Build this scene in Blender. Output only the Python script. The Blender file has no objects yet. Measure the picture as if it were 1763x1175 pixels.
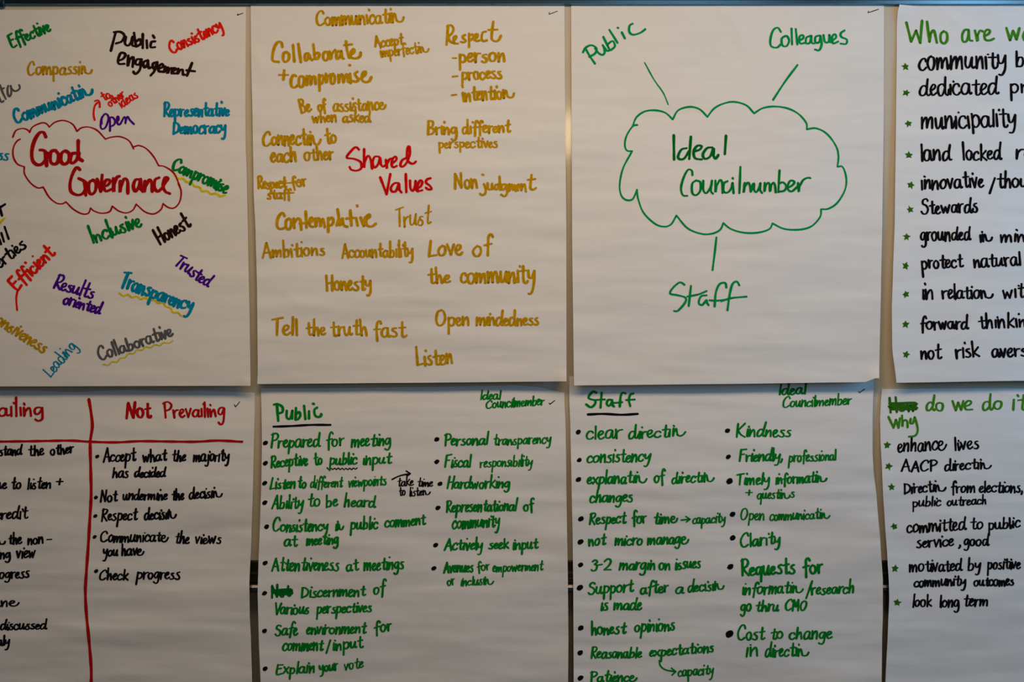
import bpy, math, random
from mathutils import Vector, noise

# ------------------------------------------------------------------ camera, light, exposure
SC = bpy.context.scene
COL = SC.collection
S = 0.001176                 # metres per photograph pixel on the face of the whiteboard
CAMY, CAMZ = -3.0, 1.55
cam_d = bpy.data.cameras.new('camera'); cam = bpy.data.objects.new('camera', cam_d); COL.objects.link(cam)
cam.location = (0, CAMY, CAMZ); cam.rotation_euler = (math.radians(90), 0, 0)
cam_d.sensor_width = 36; cam_d.lens = 36 * 3.0 / (1763 * S); cam_d.clip_start = 0.05
SC.camera = cam
vs = SC.view_settings
vs.view_transform = 'Standard'; vs.look = 'None'; vs.exposure = 0.0; vs.gamma = 1; vs.use_curve_mapping = False

w = bpy.data.worlds.new('world'); SC.world = w; w.use_nodes = True
w.node_tree.nodes['Background'].inputs[0].default_value = (0.55, 0.62, 0.75, 1)
w.node_tree.nodes['Background'].inputs[1].default_value = 0.1

def area(name, loc, target, sx, sy, power, color):
    d = bpy.data.lights.new(name, 'AREA'); d.shape = 'RECTANGLE'; d.size = sx; d.size_y = sy
    d.energy = power; d.color = color
    o = bpy.data.objects.new(name, d); COL.objects.link(o); o.location = loc
    o.rotation_euler = (Vector(target) - Vector(loc)).to_track_quat('-Z', 'Y').to_euler()
    return o
PW, CW = 25.5, (1.0, 0.72, 0.43)
PB, CB = 23.5, (0.17, 0.56, 1.0)
PC, CC = 14, (0.45, 0.72, 1.0)
PD, CD = 36, (1.0, 0.76, 0.48)
area('ceiling_light_near_board', (0.12, -1.05, 2.76), (0.12, -0.87, 0), 2.1, 0.42, PW, CW)
area('daylight_near_window', (2.3, -0.9, 2.17), (0, -0.72, 2.0), 1.1, 1.0, PB, CB)
area('daylight_far_window', (2.3, -4.7, 1.9), (0, -4.7, 1.9), 1.9, 0.8, PC, CC)
area('added_back_light', (1.35, -8.5, 1.95), (1.35, 0, 1.95), 1.1, 0.8, 4, CC)  # added light, there to give the middle of the top rail a blue reflection
area('ceiling_light_far', (0.35, -6.45, 2.86), (0.35, -6.45, 0), 0.45, 1.9, PD, CD)

# ------------------------------------------------------------------ helpers
def srgb(r, g, b):
    f = lambda c: (c / 255 / 12.92) if c / 255 <= 0.04045 else ((c / 255 + 0.055) / 1.055) ** 2.4
    return (f(r), f(g), f(b), 1)

def mat(name, color, rough=0.6, metal=0.0, spec=0.3, var=0.0, scale=30, bump=0.0, bscale=200, stretch=(1, 1, 1), coat=0.0):
    m = bpy.data.materials.new(name); m.use_nodes = True
    nt = m.node_tree; b = nt.nodes['Principled BSDF']
    c = tuple(color[:3]) + (1,)
    b.inputs['Base Color'].default_value = c
    b.inputs['Roughness'].default_value = rough; b.inputs['Metallic'].default_value = metal
    b.inputs['Specular IOR Level'].default_value = spec
    b.inputs['Coat Weight'].default_value = coat; b.inputs['Coat Roughness'].default_value = 0.05
    geo = nt.nodes.new('ShaderNodeNewGeometry')
    mp = nt.nodes.new('ShaderNodeMapping'); mp.inputs['Scale'].default_value = stretch
    nt.links.new(geo.outputs['Position'], mp.inputs['Vector'])
    if var:
        n = nt.nodes.new('ShaderNodeTexNoise'); n.inputs['Scale'].default_value = scale; n.inputs['Detail'].default_value = 4
        nt.links.new(mp.outputs[0], n.inputs['Vector'])
        mr = nt.nodes.new('ShaderNodeMapRange'); mr.inputs['From Min'].default_value = 0.25; mr.inputs['From Max'].default_value = 0.75
        mr.inputs['To Min'].default_value = 1 - var; mr.inputs['To Max'].default_value = 1 + var
        nt.links.new(n.outputs['Fac'], mr.inputs['Value'])
        mx = nt.nodes.new('ShaderNodeVectorMath'); mx.operation = 'SCALE'; mx.inputs[0].default_value = c[:3]
        nt.links.new(mr.outputs[0], mx.inputs['Scale']); nt.links.new(mx.outputs[0], b.inputs['Base Color'])
    if bump:
        n2 = nt.nodes.new('ShaderNodeTexNoise'); n2.inputs['Scale'].default_value = bscale; n2.inputs['Detail'].default_value = 3
        nt.links.new(mp.outputs[0], n2.inputs['Vector'])
        bp = nt.nodes.new('ShaderNodeBump'); bp.inputs['Strength'].default_value = bump; bp.inputs['Distance'].default_value = 0.001
        nt.links.new(n2.outputs['Fac'], bp.inputs['Height']); nt.links.new(bp.outputs[0], b.inputs['Normal'])
    return m

def mesh_obj(name, verts, faces, material, parent=None, smooth=False):
    me = bpy.data.meshes.new(name); me.from_pydata(verts, [], faces); me.update()
    me.materials.append(material)
    if smooth:
        me.polygons.foreach_set('use_smooth', [True] * len(me.polygons))
    o = bpy.data.objects.new(name, me); COL.objects.link(o)
    if parent: o.parent = parent
    return o

def box(name, lo, hi, material, parent=None, bevel=0.0):
    x0, y0, z0 = lo; x1, y1, z1 = hi
    v = [(x0,y0,z0),(x1,y0,z0),(x1,y1,z0),(x0,y1,z0),(x0,y0,z1),(x1,y0,z1),(x1,y1,z1),(x0,y1,z1)]
    f = [(0,3,2,1),(4,5,6,7),(0,1,5,4),(1,2,6,5),(2,3,7,6),(3,0,4,7)]
    o = mesh_obj(name, v, f, material, parent)
    if bevel:
        b = o.modifiers.new('bevel', 'BEVEL'); b.width = bevel; b.segments = 2
    return o

def extrude_x(name, prof, x0, x1, material, parent=None, smooth=False):
    """prof: closed list of (y, z), extruded from x0 to x1"""
    n = len(prof)
    v = [(x0, y, z) for y, z in prof] + [(x1, y, z) for y, z in prof]
    f = [(i, (i + 1) % n, n + (i + 1) % n, n + i) for i in range(n)]
    f += [tuple(reversed(range(n))), tuple(range(n, 2 * n))]
    return mesh_obj(name, v, f, material, parent, smooth)

def X(px): return (px - 881.5) * S
def Z(py): return CAMZ - (py - 587.5) * S

def interp(tab, t):
    if t <= tab[0][0]: return tab[0][1]
    for (a, va), (b, vb) in zip(tab, tab[1:]):
        if t <= b:
            k = (t - a) / (b - a); k = k * k * (3 - 2 * k) * 0.35 + k * 0.65
            return va + (vb - va) * k
    return tab[-1][1]

# ------------------------------------------------------------------ materials
M_paper = mat('flip_chart_paper', (0.80, 0.785, 0.77), 0.75, spec=0.15, var=0.02, scale=26, bump=0.13, bscale=90, stretch=(0.35, 1, 3.2))
M_board = mat('enamel_board', (0.60, 0.54, 0.43), 0.07, spec=0.5, var=0.03, scale=6)
M_metal = mat('blued_frame_metal', (0.17, 0.29, 0.37), 0.17, metal=1.0, var=0.08, scale=14, stretch=(0.2, 1, 1))
M_tray = mat('bronze_tray_metal', (0.10, 0.085, 0.05), 0.25, metal=1.0, var=0.1, scale=14, stretch=(0.2, 1, 1))
M_lip = mat('bright_tray_lip', (0.42, 0.42, 0.42), 0.22, metal=1.0)
M_wall = mat('painted_wall', (0.36, 0.33, 0.28), 0.8, var=0.03, scale=5, bump=0.3, bscale=60)
M_room = mat('room_wall_paint', (0.28, 0.26, 0.23), 0.85, var=0.02, scale=3, bump=0.2, bscale=40)
M_ceil = mat('ceiling_tile_paint', (0.45, 0.44, 0.42), 0.9, var=0.03, scale=9, bump=0.4, bscale=80)
M_floor = mat('carpet', (0.09, 0.085, 0.085), 0.95, var=0.15, scale=120, bump=0.8, bscale=300)

INK = {
 'green': (0.0, 0.21, 0.03), 'lgreen': (0.0, 0.285, 0.07), 'mgreen': (0.0, 0.215, 0.018), 'kelly': (0.05, 0.24, 0.015),
 'dkelly': (0.03, 0.14, 0.008), 'dgreen': (0.0, 0.14, 0.018),
 'gold': (0.52, 0.28, 0.0), 'red': (0.62, 0.004, 0.006), 'dred': (0.45, 0.006, 0.006), 'oxred': (0.42, 0.004, 0.006), 'scarlet': (0.80, 0.012, 0.006),
 'blue': (0.0, 0.25, 0.45), 'purple': (0.07, 0.004, 0.27), 'black': (0.006, 0.006, 0.009), 'brownblack': (0.022, 0.007, 0.006),
 'grey': (0.10, 0.105, 0.12), 'yellow': (0.68, 0.58, 0.0),
}
COLWORD = {'green': 'green', 'lgreen': 'green', 'mgreen': 'green', 'kelly': 'leaf green', 'dkelly': 'leaf green', 'dgreen': 'green', 'gold': 'gold', 'red': 'red',
 'dred': 'dark red', 'oxred': 'dark red', 'scarlet': 'bright red', 'blue': 'blue', 'purple': 'purple', 'black': 'black', 'brownblack': 'black',
 'grey': 'grey', 'yellow': 'yellow'}
M_INK = {k: mat('marker_ink_' + k, v, 0.85, spec=0.02, var=0.2, scale=160) for k, v in INK.items()}

# ------------------------------------------------------------------ structure
def struct(o): o['kind'] = 'structure'; return o
XW, YB = 2.4, -8.6            # right wall, back wall
struct(box('wall_front', (-3.6, 0.022, 0), (XW, 0.12, 2.9), M_wall))
vv, ff = [], []
def addbox(lo, hi):
    n = len(vv); a0, b0, c0 = lo; a1, b1, c1 = hi
    vv.extend([(a0,b0,c0),(a1,b0,c0),(a1,b1,c0),(a0,b1,c0),(a0,b0,c1),(a1,b0,c1),(a1,b1,c1),(a0,b1,c1)])
    ff.extend([tuple(n + i for i in q) for q in [(0,3,2,1),(4,5,6,7),(0,1,5,4),(1,2,6,5),(2,3,7,6),(3,0,4,7)]])
struct(box('wall_back', (-3.6, YB - 0.1, 0), (XW, YB, 2.9), M_room))
addbox((0.55, YB, 1.3), (0.6, YB + 0.04, 2.6)); addbox((2.1, YB, 1.3), (2.15, YB + 0.04, 2.6))
addbox((0.6, YB, 1.3), (2.1, YB + 0.04, 1.35)); addbox((0.6, YB, 2.55), (2.1, YB + 0.04, 2.6))
struct(mesh_obj('window_3', vv, ff, M_metal))  # frame bars on the solid back wall around the added blue light
struct(box('wall_left', (-3.7, YB - 0.1, 0), (-3.6, 0.12, 2.9), M_room))
# right wall with two window openings
vv, ff = [], []
def addbox(lo, hi):
    n = len(vv); a0, b0, c0 = lo; a1, b1, c1 = hi
    vv.extend([(a0,b0,c0),(a1,b0,c0),(a1,b1,c0),(a0,b1,c0),(a0,b0,c1),(a1,b0,c1),(a1,b1,c1),(a0,b1,c1)])
    ff.extend([tuple(n + i for i in q) for q in [(0,3,2,1),(4,5,6,7),(0,1,5,4),(1,2,6,5),(2,3,7,6),(3,0,4,7)]])
W1, W2, WZ0, WZ1 = (-1.8, -0.5), (-6.1, -3.3), 1.2, 2.6
addbox((XW, YB - 0.1, 0), (XW + 0.1, 0.12, WZ0)); addbox((XW, YB - 0.1, WZ1), (XW + 0.1, 0.12, 2.9))
addbox((XW, YB - 0.1, WZ0), (XW + 0.1, W2[0], WZ1)); addbox((XW, W2[1], WZ0), (XW + 0.1, W1[0], WZ1)); addbox((XW, W1[1], WZ0), (XW + 0.1, 0.12, WZ1))
struct(mesh_obj('wall_right', vv, ff, M_room))
for i, (a_, b2) in enumerate((W1, W2)):
    vv, ff = [], []
    addbox((XW + 0.02, a_, WZ0), (XW + 0.08, a_ + 0.05, WZ1)); addbox((XW + 0.02, b2 - 0.05, WZ0), (XW + 0.08, b2, WZ1))
    addbox((XW + 0.02, a_ + 0.05, WZ0), (XW + 0.08, b2 - 0.05, WZ0 + 0.05)); addbox((XW + 0.02, a_ + 0.05, WZ1 - 0.05), (XW + 0.08, b2 - 0.05, WZ1))
    struct(mesh_obj('window_%d' % (i + 1), vv, ff, M_metal))
struct(box('floor', (-3.7, YB - 0.1, -0.1), (XW + 0.1, 0.12, 0), M_floor))
struct(box('ceiling', (-3.7, YB - 0.1, 2.9), (XW + 0.1, 0.12, 3.0), M_ceil))

# ------------------------------------------------------------------ whiteboard
wb = bpy.data.objects.new('whiteboard', None); COL.objects.link(wb); wb.location = (0, 0, 0)
wb['label'] = 'large glossy wall board with a dark metal frame and tray behind the paper sheets'
wb['category'] = 'whiteboard'
XL, XR = X(-8), X(2110)
box('board_panel', (XL, 0.0, Z(1000)), (XR, 0.02, Z(4)), M_board, wb)
def arc_prof(ztop, zbot, d0, dmax):
    """rounded frame section standing proud of the board"""
    p = [(0.021, zbot), (0.021, ztop)]
    n = 10
    for i in range(n + 1):
        t = i / n
        z = ztop + (zbot - ztop) * t
        p.append((-(d0 + (dmax - d0) * math.sin(math.pi * (0.06 + 0.88 * t)) ** 0.7), z))
    return p
extrude_x('top_rail', [(0.021, Z(9.2)), (0.021, Z(1.8)), (-0.0082, Z(1.8)), (-0.0086, Z(2.3)), (-0.0076, Z(8.0)), (-0.006, Z(9.0)), (-0.004, Z(9.2))], XL, XR, M_metal, wb)
extrude_x('rail_shadow_lip', [(0.0205, Z(0.2)), (0.0205, Z(-4)), (-0.003, Z(-4)), (-0.003, Z(0.2))], XL, XR, M_metal, wb)
# mitred corner at the left end of the top rail
c = extrude_x('corner_cap', [(0.0215, Z(14)), (0.0215, Z(0)), (-0.0075, Z(0)), (-0.0095, Z(4)), (-0.0095, Z(11)), (-0.0075, Z(14))], X(-9), X(9.5), M_metal, wb)
b_ = c.modifiers.new('bevel', 'BEVEL'); b_.width = 0.0015; b_.segments = 2
mv = [(X(-1), -0.0098, Z(1.0)), (X(0.6), -0.0098, Z(0.6)), (X(10), -0.0098, Z(8.4)), (X(9.3), -0.0098, Z(10))]
mv += [(a, -0.0088, cc) for a, b, cc in mv]
mesh_obj('mitre_highlight', mv, [(0,3,2,1),(4,5,6,7),(0,1,5,4),(1,2,6,5),(2,3,7,6),(3,0,4,7)], M_lip, wb)  # pale metal strip painting in the diagonal highlight along the mitre
box('side_rail', (XL - 0.006, -0.007, Z(1012)), (XL + 0.004, 0.021, Z(4)), M_metal, wb, 0.001)
box('side_rail', (XR - 0.004, -0.007, Z(1012)), (XR + 0.006, 0.021, Z(4)), M_metal, wb, 0.001)
# bottom tray: stepped aluminium section, built from its ridges
def rail(name, pa, pb, d0, d1, m):
    """front face slopes from depth d0 at its top to d1 at its bottom"""
    return extrude_x(name, [(0.0205, Z(pb)), (0.0205, Z(pa)), (-d0, Z(pa)), (-d1, Z(pb))], XL - 0.004, XR + 0.004, m, wb)
rail('tray_back', 965, 968, 0.0015, 0.003, M_lip if False else M_tray)
rail('tray_face', 968, 984.5, 0.003, 0.0025, M_tray)
rail('tray_ridge', 984.5, 988, 0.0045, 0.006, M_tray)
rail('tray_groove', 988, 996, 0.0005, 0.0005, M_tray)
rail('tray_ridge', 996, 997.5, 0.004, 0.006, M_tray)
rail('tray_face', 997.5, 1002, 0.003, 0.003, M_tray)
rail('tray_ridge', 1002, 1003.6, 0.005, 0.008, M_tray)
rail('tray_face', 1003.6, 1007, 0.004, 0.004, M_tray)
rail('tray_lip', 1007, 1011, 0.007, 0.011, M_lip)
rail('tray_front', 1011, 1016.5, 0.0112, 0.0095, M_metal)

# ------------------------------------------------------------------ paper sheets
class Sheet: pass
def make_sheet(label, left, right, top, bot, depth, seed, ridges=(), curls=(), wave=0.5, group='flip chart sheets stuck on the whiteboard'):
    """left/right: x of the edge by y; top/bot: y of the edge by x; depth(u, v) -> mm off the board"""
    s = Sheet()
    def h(px, py):
        L, R = interp(left, py), interp(right, py)
        T, B = interp(top, px), interp(bot, px)
        u = (px - L) / (R - L); v = (py - T) / (B - T)
        d = depth(u, v)
        k = min(1, max(0, v) * 3.5 + 0.12)
        # soft horizontal rolling of hanging paper, more of it lower down
        d += wave * k * (2.6 * noise.noise((px * 0.0045, py * 0.028, seed)) + 1.1 * noise.noise((px * 0.011, py * 0.075, seed + 9)))
        d += wave * 4.0 * k * noise.noise((px * 0.006 + py * 0.002, py * 0.008, seed + 4))
        d += 0.16 * noise.noise((px * 0.03, py * 0.05, seed + 20)) + 0.16 * (0.4 + k) * noise.noise((px * 0.012, py * 0.15, seed + 31))
        for pts, amp, wd in ridges:
            best = 1e9; bt = 0; n = len(pts) - 1
            for i in range(n):
                ax, ay = pts[i]; bx, by = pts[i + 1]
                ex, ey = bx - ax, by - ay; q = ((px - ax) * ex + (py - ay) * ey) / (ex * ex + ey * ey)
                q = max(0, min(1, q)); dd = math.hypot(px - ax - q * ex, py - ay - q * ey)
                if dd < best: best = dd; bt = (i + q) / n
            if best < wd * 3:
                d += amp * math.exp(-(best / wd) ** 2) * math.sin(math.pi * (0.12 + 0.8 * bt))
        for cx, cy, amp, r in curls:
            q = math.hypot(px - cx, py - cy) / r
            if q < 1: d += amp * (1 - q) ** 2
        return max(d, 0.6) * 0.001
    s.h = h
    def pos(px, py, eps=0.0):
        dep = h(px, py) + eps
        t = 1 - dep / 3.0
        return (X(px) * t, -dep, CAMZ + (Z(py) - CAMZ) * t)
    s.pos = pos
    step = 6.0
    nu = int((right[0][1] - left[0][1]) / step); nv = int((bot[0][1] - top[0][1]) / step)
    V = []; F = []
    for j in range(nv + 1):
        for i in range(nu + 1):
            u = i / nu; v = j / nv
            xa = left[0][1] + (right[0][1] - left[0][1]) * u
            py = interp(top, xa) + (interp(bot, xa) - interp(top, xa)) * v
            L, R = interp(left, py), interp(right, py)
            V.append(pos(L + (R - L) * u, py))
    n0 = len(V)
    V += [(x, y + 0.00018, z) for x, y, z in V]
    w_ = nu + 1
    for j in range(nv):
        for i in range(nu):
            a = j * w_ + i
            F.append((a, a + w_, a + w_ + 1, a + 1)); F.append((n0 + a, n0 + a + 1, n0 + a + w_ + 1, n0 + a + w_))
    rim = [i for i in range(w_)] + [j * w_ + nu for j in range(1, nv + 1)] + [nv * w_ + i for i in range(nu - 1, -1, -1)] + [j * w_ for j in range(nv - 1, 0, -1)]
    for a, b in zip(rim, rim[1:] + rim[:1]):
        F.append((a, b, n0 + b, n0 + a))
    o = mesh_obj('flip_chart_sheet', V, F, M_paper, None, True)
    # keep the cut edge crisp
    try: o.data.set_sharp_from_angle(angle=math.radians(50))
    except Exception: pass
    o['label'] = label; o['category'] = 'paper sheet'; o['group'] = group
    s.o = o
    return s

def dep_upper(top=1.6, bottom=14.0, side=2.0, power=1.6):
    def f(u, v):
        v = max(0, min(1.1, v)); e = abs(2 * u - 1) ** 6
        return top + (bottom - top) * v ** power + side * e * v
    return f
def dep_lower(top=1.4, mid=15.0, side=3.0):
    def f(u, v):
        v = max(0, min(1.1, v)); e = abs(2 * u - 1) ** 6
        return top + (mid - top) * (1 - math.exp(-v * 3.2)) / 0.8 + side * e * min(1, v * 2)
    return f

S1 = make_sheet('upper left white sheet of scattered coloured words around Good Governance in a red cloud',
    [(16, -117), (660, -109)],
    [(12, 423.5), (180, 422.5), (250, 423), (300, 424.8), (430, 427.3), (560, 430), (650, 431.2)],
    [(-120, 16), (60, 17), (250, 13), (425, 12)], [(-120, 666), (430, 664.6)],
    dep_upper(bottom=19), 3, curls=[(432, 665, 4, 34)],
    ridges=[([(140, 28), (152, 45), (166, 70)], 0.55, 7), ([(60, 20), (85, 60), (125, 90)], 0.5, 12)], wave=0.45)
S2 = make_sheet('upper sheet written all in gold marker around the red words Shared Values',
    [(8, 431.6), (110, 432.5), (200, 434.7), (330, 436.7), (400, 440), (500, 442.6), (640, 443.8), (661, 443)],
    [(8, 972), (100, 972.4), (220, 973.4), (400, 975), (655, 975.3)],
    [(430, 9), (700, 7.5), (975, 5)], [(443, 661.5), (700, 659.5), (976, 657)],
    dep_upper(bottom=18), 17, curls=[(976, 658, 5, 36), (443, 100, 2, 30)],
    ridges=[([(455, 480), (520, 524), (610, 530)], 0.5, 9), ([(700, 485), (790, 500), (850, 480)], 0.4, 9), ([(440, 290), (450, 300)], 0.7, 9), ([(440, 590), (500, 640)], 0.6, 14), ([(450, 450), (520, 410)], .4, 10)], wave=0.75)
S3 = make_sheet('upper sheet with Ideal Councilmember inside a large green cloud outline',
    [(8, 983.3), (200, 984), (300, 984.6), (400, 985), (640, 987.8), (664, 988.5)],
    [(8, 1522), (200, 1521.5), (380, 1519), (480, 1517), (640, 1513.8), (655, 1513.6)],
    [(983, 9), (1120, 8), (1245, 7.6), (1260, 5), (1340, 5.4), (1370, 7.6), (1523, 8)], [(988, 664), (1250, 661.5), (1480, 658.5), (1498, 658), (1507, 655), (1514, 651.5)],
    dep_upper(bottom=20), 41, curls=[(1515, 654, 7, 40)],
    ridges=[([(1238, 12), (1268, 45), (1282, 85)], 0.8, 9), ([(1245, 60), (1240, 110), (1290, 135)], 0.5, 12), ([(1160, 455), (1290, 458)], 0.35, 7), ([(1310, 490), (1340, 530), (1400, 600)], 0.5, 12)], wave=0.6)
S4 = make_sheet('upper right sheet headed Who are we, black list with green star bullets',
    [(7, 1549), (20, 1545.5), (45, 1544), (80, 1544), (200, 1542.7), (380, 1540.5), (470, 1537.5), (530, 1535.5), (600, 1536.2), (659, 1543.4)],
    [(8, 2086), (660, 2080)],
    [(1545, 7), (1600, 9), (2090, 9)], [(1543, 659.5), (1763, 656), (2090, 654)],
    dep_upper(bottom=19, side=4), 58, curls=[(1543, 12, 6, 46)],
    ridges=[([(1622, 12), (1634, 28), (1652, 42), (1672, 48)], 1.1, 5), ([(1700, 60), (1740, 30)], .5, 12)], wave=0.5)
L1 = make_sheet('lower left sheet ruled in red with the red heading Not Prevailing',
    [(670, -106), (1320, -108)],
    [(672, 438.2), (700, 438.6), (820, 436), (930, 432.7), (1005, 429.3), (1060, 430), (1100, 432), (1175, 434), (1320, 436)],
    [(-120, 671), (60, 673), (130, 675.5), (190, 672.5), (228, 671.8), (310, 674), (345, 672.5), (438, 676.5)], [(-120, 1322), (440, 1320)],
    dep_lower(mid=16), 73, curls=[(439, 676, 1.6, 26)],
    ridges=[([(160, 725), (190, 735), (240, 745)], 0.5, 6), ([(60, 1075), (160, 1090), (300, 1080)], 0.9, 14), ([(20, 1040), (200, 1048)], 0.6, 8), ([(150, 1015), (420, 1010)], 0.6, 10), ([(260, 700), (310, 740), (380, 745)], .5, 10)], wave=1.0)
L2 = make_sheet('lower sheet with the green underlined heading Public over a two column list',
    [(668, 449), (700, 450), (760, 451), (830, 450), (900, 447.7), (970, 445), (1020, 443.6), (1100, 445.5), (1175, 448.6), (1320, 452)],
    [(676, 971.5), (690, 972), (740, 974), (830, 975), (900, 976), (1000, 977.7), (1100, 978.6), (1175, 978), (1320, 977)],
    [(449, 669), (560, 668.5), (720, 667), (890, 663.5), (925, 667), (972, 676.5)], [(449, 1320), (980, 1318)],
    dep_lower(mid=16), 91, curls=[(972, 676, 1.5, 30)],
    ridges=[([(553, 713), (610, 708), (680, 703), (760, 706), (880, 708), (968, 700)], 1.0, 4.5), ([(450, 735), (700, 722), (970, 728)], 0.5, 12), ([(620, 1080), (800, 1090)], .7, 12)], wave=0.8)
L3 = make_sheet('lower sheet with the green underlined heading Staff over a two column list',
    [(648, 979.5), (680, 980), (740, 982), (830, 984), (930, 986), (1010, 987), (1175, 987.7), (1320, 988)],
    [(648, 1504.5), (660, 1504), (720, 1502.3), (780, 1502.2), (810, 1504), (860, 1509.6), (940, 1516), (1000, 1520), (1060, 1520), (1100, 1518.6), (1175, 1518), (1320, 1517)],
    [(980, 648), (1505, 646)], [(980, 1318), (1520, 1316)],
    dep_lower(mid=17), 112,
    ridges=[([(1150, 685), (1230, 692), (1330, 698), (1420, 694)], 0.8, 4.5), ([(1040, 795), (1060, 815)], 0.5, 5), ([(1230, 720), (1500, 715)], 0.5, 14)], wave=0.9)
L4 = make_sheet('lower right sheet headed do we do it why, black list with green star bullets',
    [(670, 1518.4), (690, 1516.8), (720, 1515.3), (760, 1516), (810, 1518.7), (850, 1520.3), (900, 1523.5), (960, 1527.8), (1000, 1530.2), (1030, 1531), (1080, 1529), (1175, 1524.5), (1320, 1521)],
    [(670, 2062), (1320, 2066)],
    [(1517, 670.4), (1600, 669.6), (1720, 669), (2070, 669)], [(1520, 1322), (2070, 1320)],
    dep_lower(mid=17), 131,
    ridges=[([(1712, 672), (1735, 676), (1765, 688)], 0.7, 4), ([(1620, 672), (1624, 690)], .3, 6), ([(1535, 1075), (1600, 1050)], 0.6, 10)], wave=0.7)

# ------------------------------------------------------------------ marker strokes
def catmull(pts, step):
    if len(pts) == 1: return pts
    if len(pts) == 2:
        (ax, ay), (bx, by) = pts
        n = max(1, int(math.hypot(bx - ax, by - ay) / step))
        return [(ax + (bx - ax) * i / n, ay + (by - ay) * i / n) for i in range(n + 1)]
    P = [(2 * pts[0][0] - pts[1][0], 2 * pts[0][1] - pts[1][1])] + list(pts) + [(2 * pts[-1][0] - pts[-2][0], 2 * pts[-1][1] - pts[-2][1])]
    out = []
    for i in range(1, len(P) - 2):
        p0, p1, p2, p3 = P[i - 1:i + 3]
        n = max(2, int(math.hypot(p2[0] - p1[0], p2[1] - p1[1]) / step) + 1)
        for k in range(n):
            t = k / n; t2 = t * t; t3 = t2 * t
            out.append(tuple(0.5 * (2 * p1[a] + (p2[a] - p0[a]) * t + (2 * p0[a] - 5 * p1[a] + 4 * p2[a] - p3[a]) * t2 + (3 * p1[a] - p0[a] - 3 * p2[a] + p3[a]) * t3) for a in (0, 1)))
    out.append(pts[-1])
    return out

def parse(txt):
    """'x,y x,y ^x,y | ...' -> strokes, each a list of (x, y, corner)"""
    res = []
    for st in txt.split('|'):
        q = []
        for tok in st.split():
            c_ = tok[0] == '^'
            a, b = tok.lstrip('^').split(',')
            q.append((float(a), float(b), c_))
        if q: res.append(q)
    return res

EPSN = [0]
def ink_mesh(sheet, name, strokes, col, wd, contrast=0.22, label=None, step=2.4):
    """strokes in photograph pixels; each becomes a flat band of ink lying on its sheet"""
    V = []; F = []
    EPSN[0] = (EPSN[0] + 1) % 5
    base_eps = 0.00030 + 0.00004 * EPSN[0]
    rnd = random.Random(len(strokes) * 7 + int(strokes[0][0][0] * 13))
    for si, st in enumerate(strokes):
        segs = [[]]
        for i, (x, y, c_) in enumerate(st):
            segs[-1].append((x, y))
            if c_ and 0 < i < len(st) - 1: segs.append([(x, y)])
        e = base_eps + 0.000022 * (si % 9)
        def disc(x, y, r):
            n0 = len(V); V.append(sheet.pos(x, y, e + 0.000009)); N = 8
            for k in range(N):
                a = 2 * math.pi * k / N
                V.append(sheet.pos(x + r * math.cos(a), y + r * math.sin(a), e + 0.000009))
            for k in range(N): F.append((n0, n0 + 1 + (k + 1) % N, n0 + 1 + k))
        def width(dx, dy):
            l = math.hypot(dx, dy) or 1
            return wd * 0.5 * (1 - contrast + contrast * abs(dy / l) * 1.25)
        for sg in segs:
            p = catmull(sg, step)
            q = [p[0]]
            for a in p[1:]:
                if math.hypot(a[0] - q[-1][0], a[1] - q[-1][1]) > 0.25: q.append(a)
            if len(q) < 2:
                disc(q[0][0], q[0][1], wd * 0.55); continue
            prev = None
            for i, (x, y) in enumerate(q):
                a = q[max(0, i - 1)]; b = q[min(len(q) - 1, i + 1)]
                dx, dy = b[0] - a[0], b[1] - a[1]; l = math.hypot(dx, dy) or 1
                r = width(dx, dy) * (1 + 0.10 * math.sin(i * 0.35 + si * 1.7 + x * 0.05))
                nx, ny = -dy / l * r, dx / l * r
                ei = e + 0.0000004 * i
                V.append(sheet.pos(x + nx, y + ny, ei)); V.append(sheet.pos(x - nx, y - ny, ei))
                if prev is not None:
                    n = len(V); F.append((n - 4, n - 2, n - 1, n - 3))
                prev = i
            disc(q[0][0], q[0][1], width(q[1][0] - q[0][0], q[1][1] - q[0][1]) * 1.0)
            disc(q[-1][0], q[-1][1], width(q[-1][0] - q[-2][0], q[-1][1] - q[-2][1]) * 1.0)
    o = mesh_obj(name, V, F, M_INK[col], sheet.o)
    if label: o['label'] = label
    return o

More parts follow.
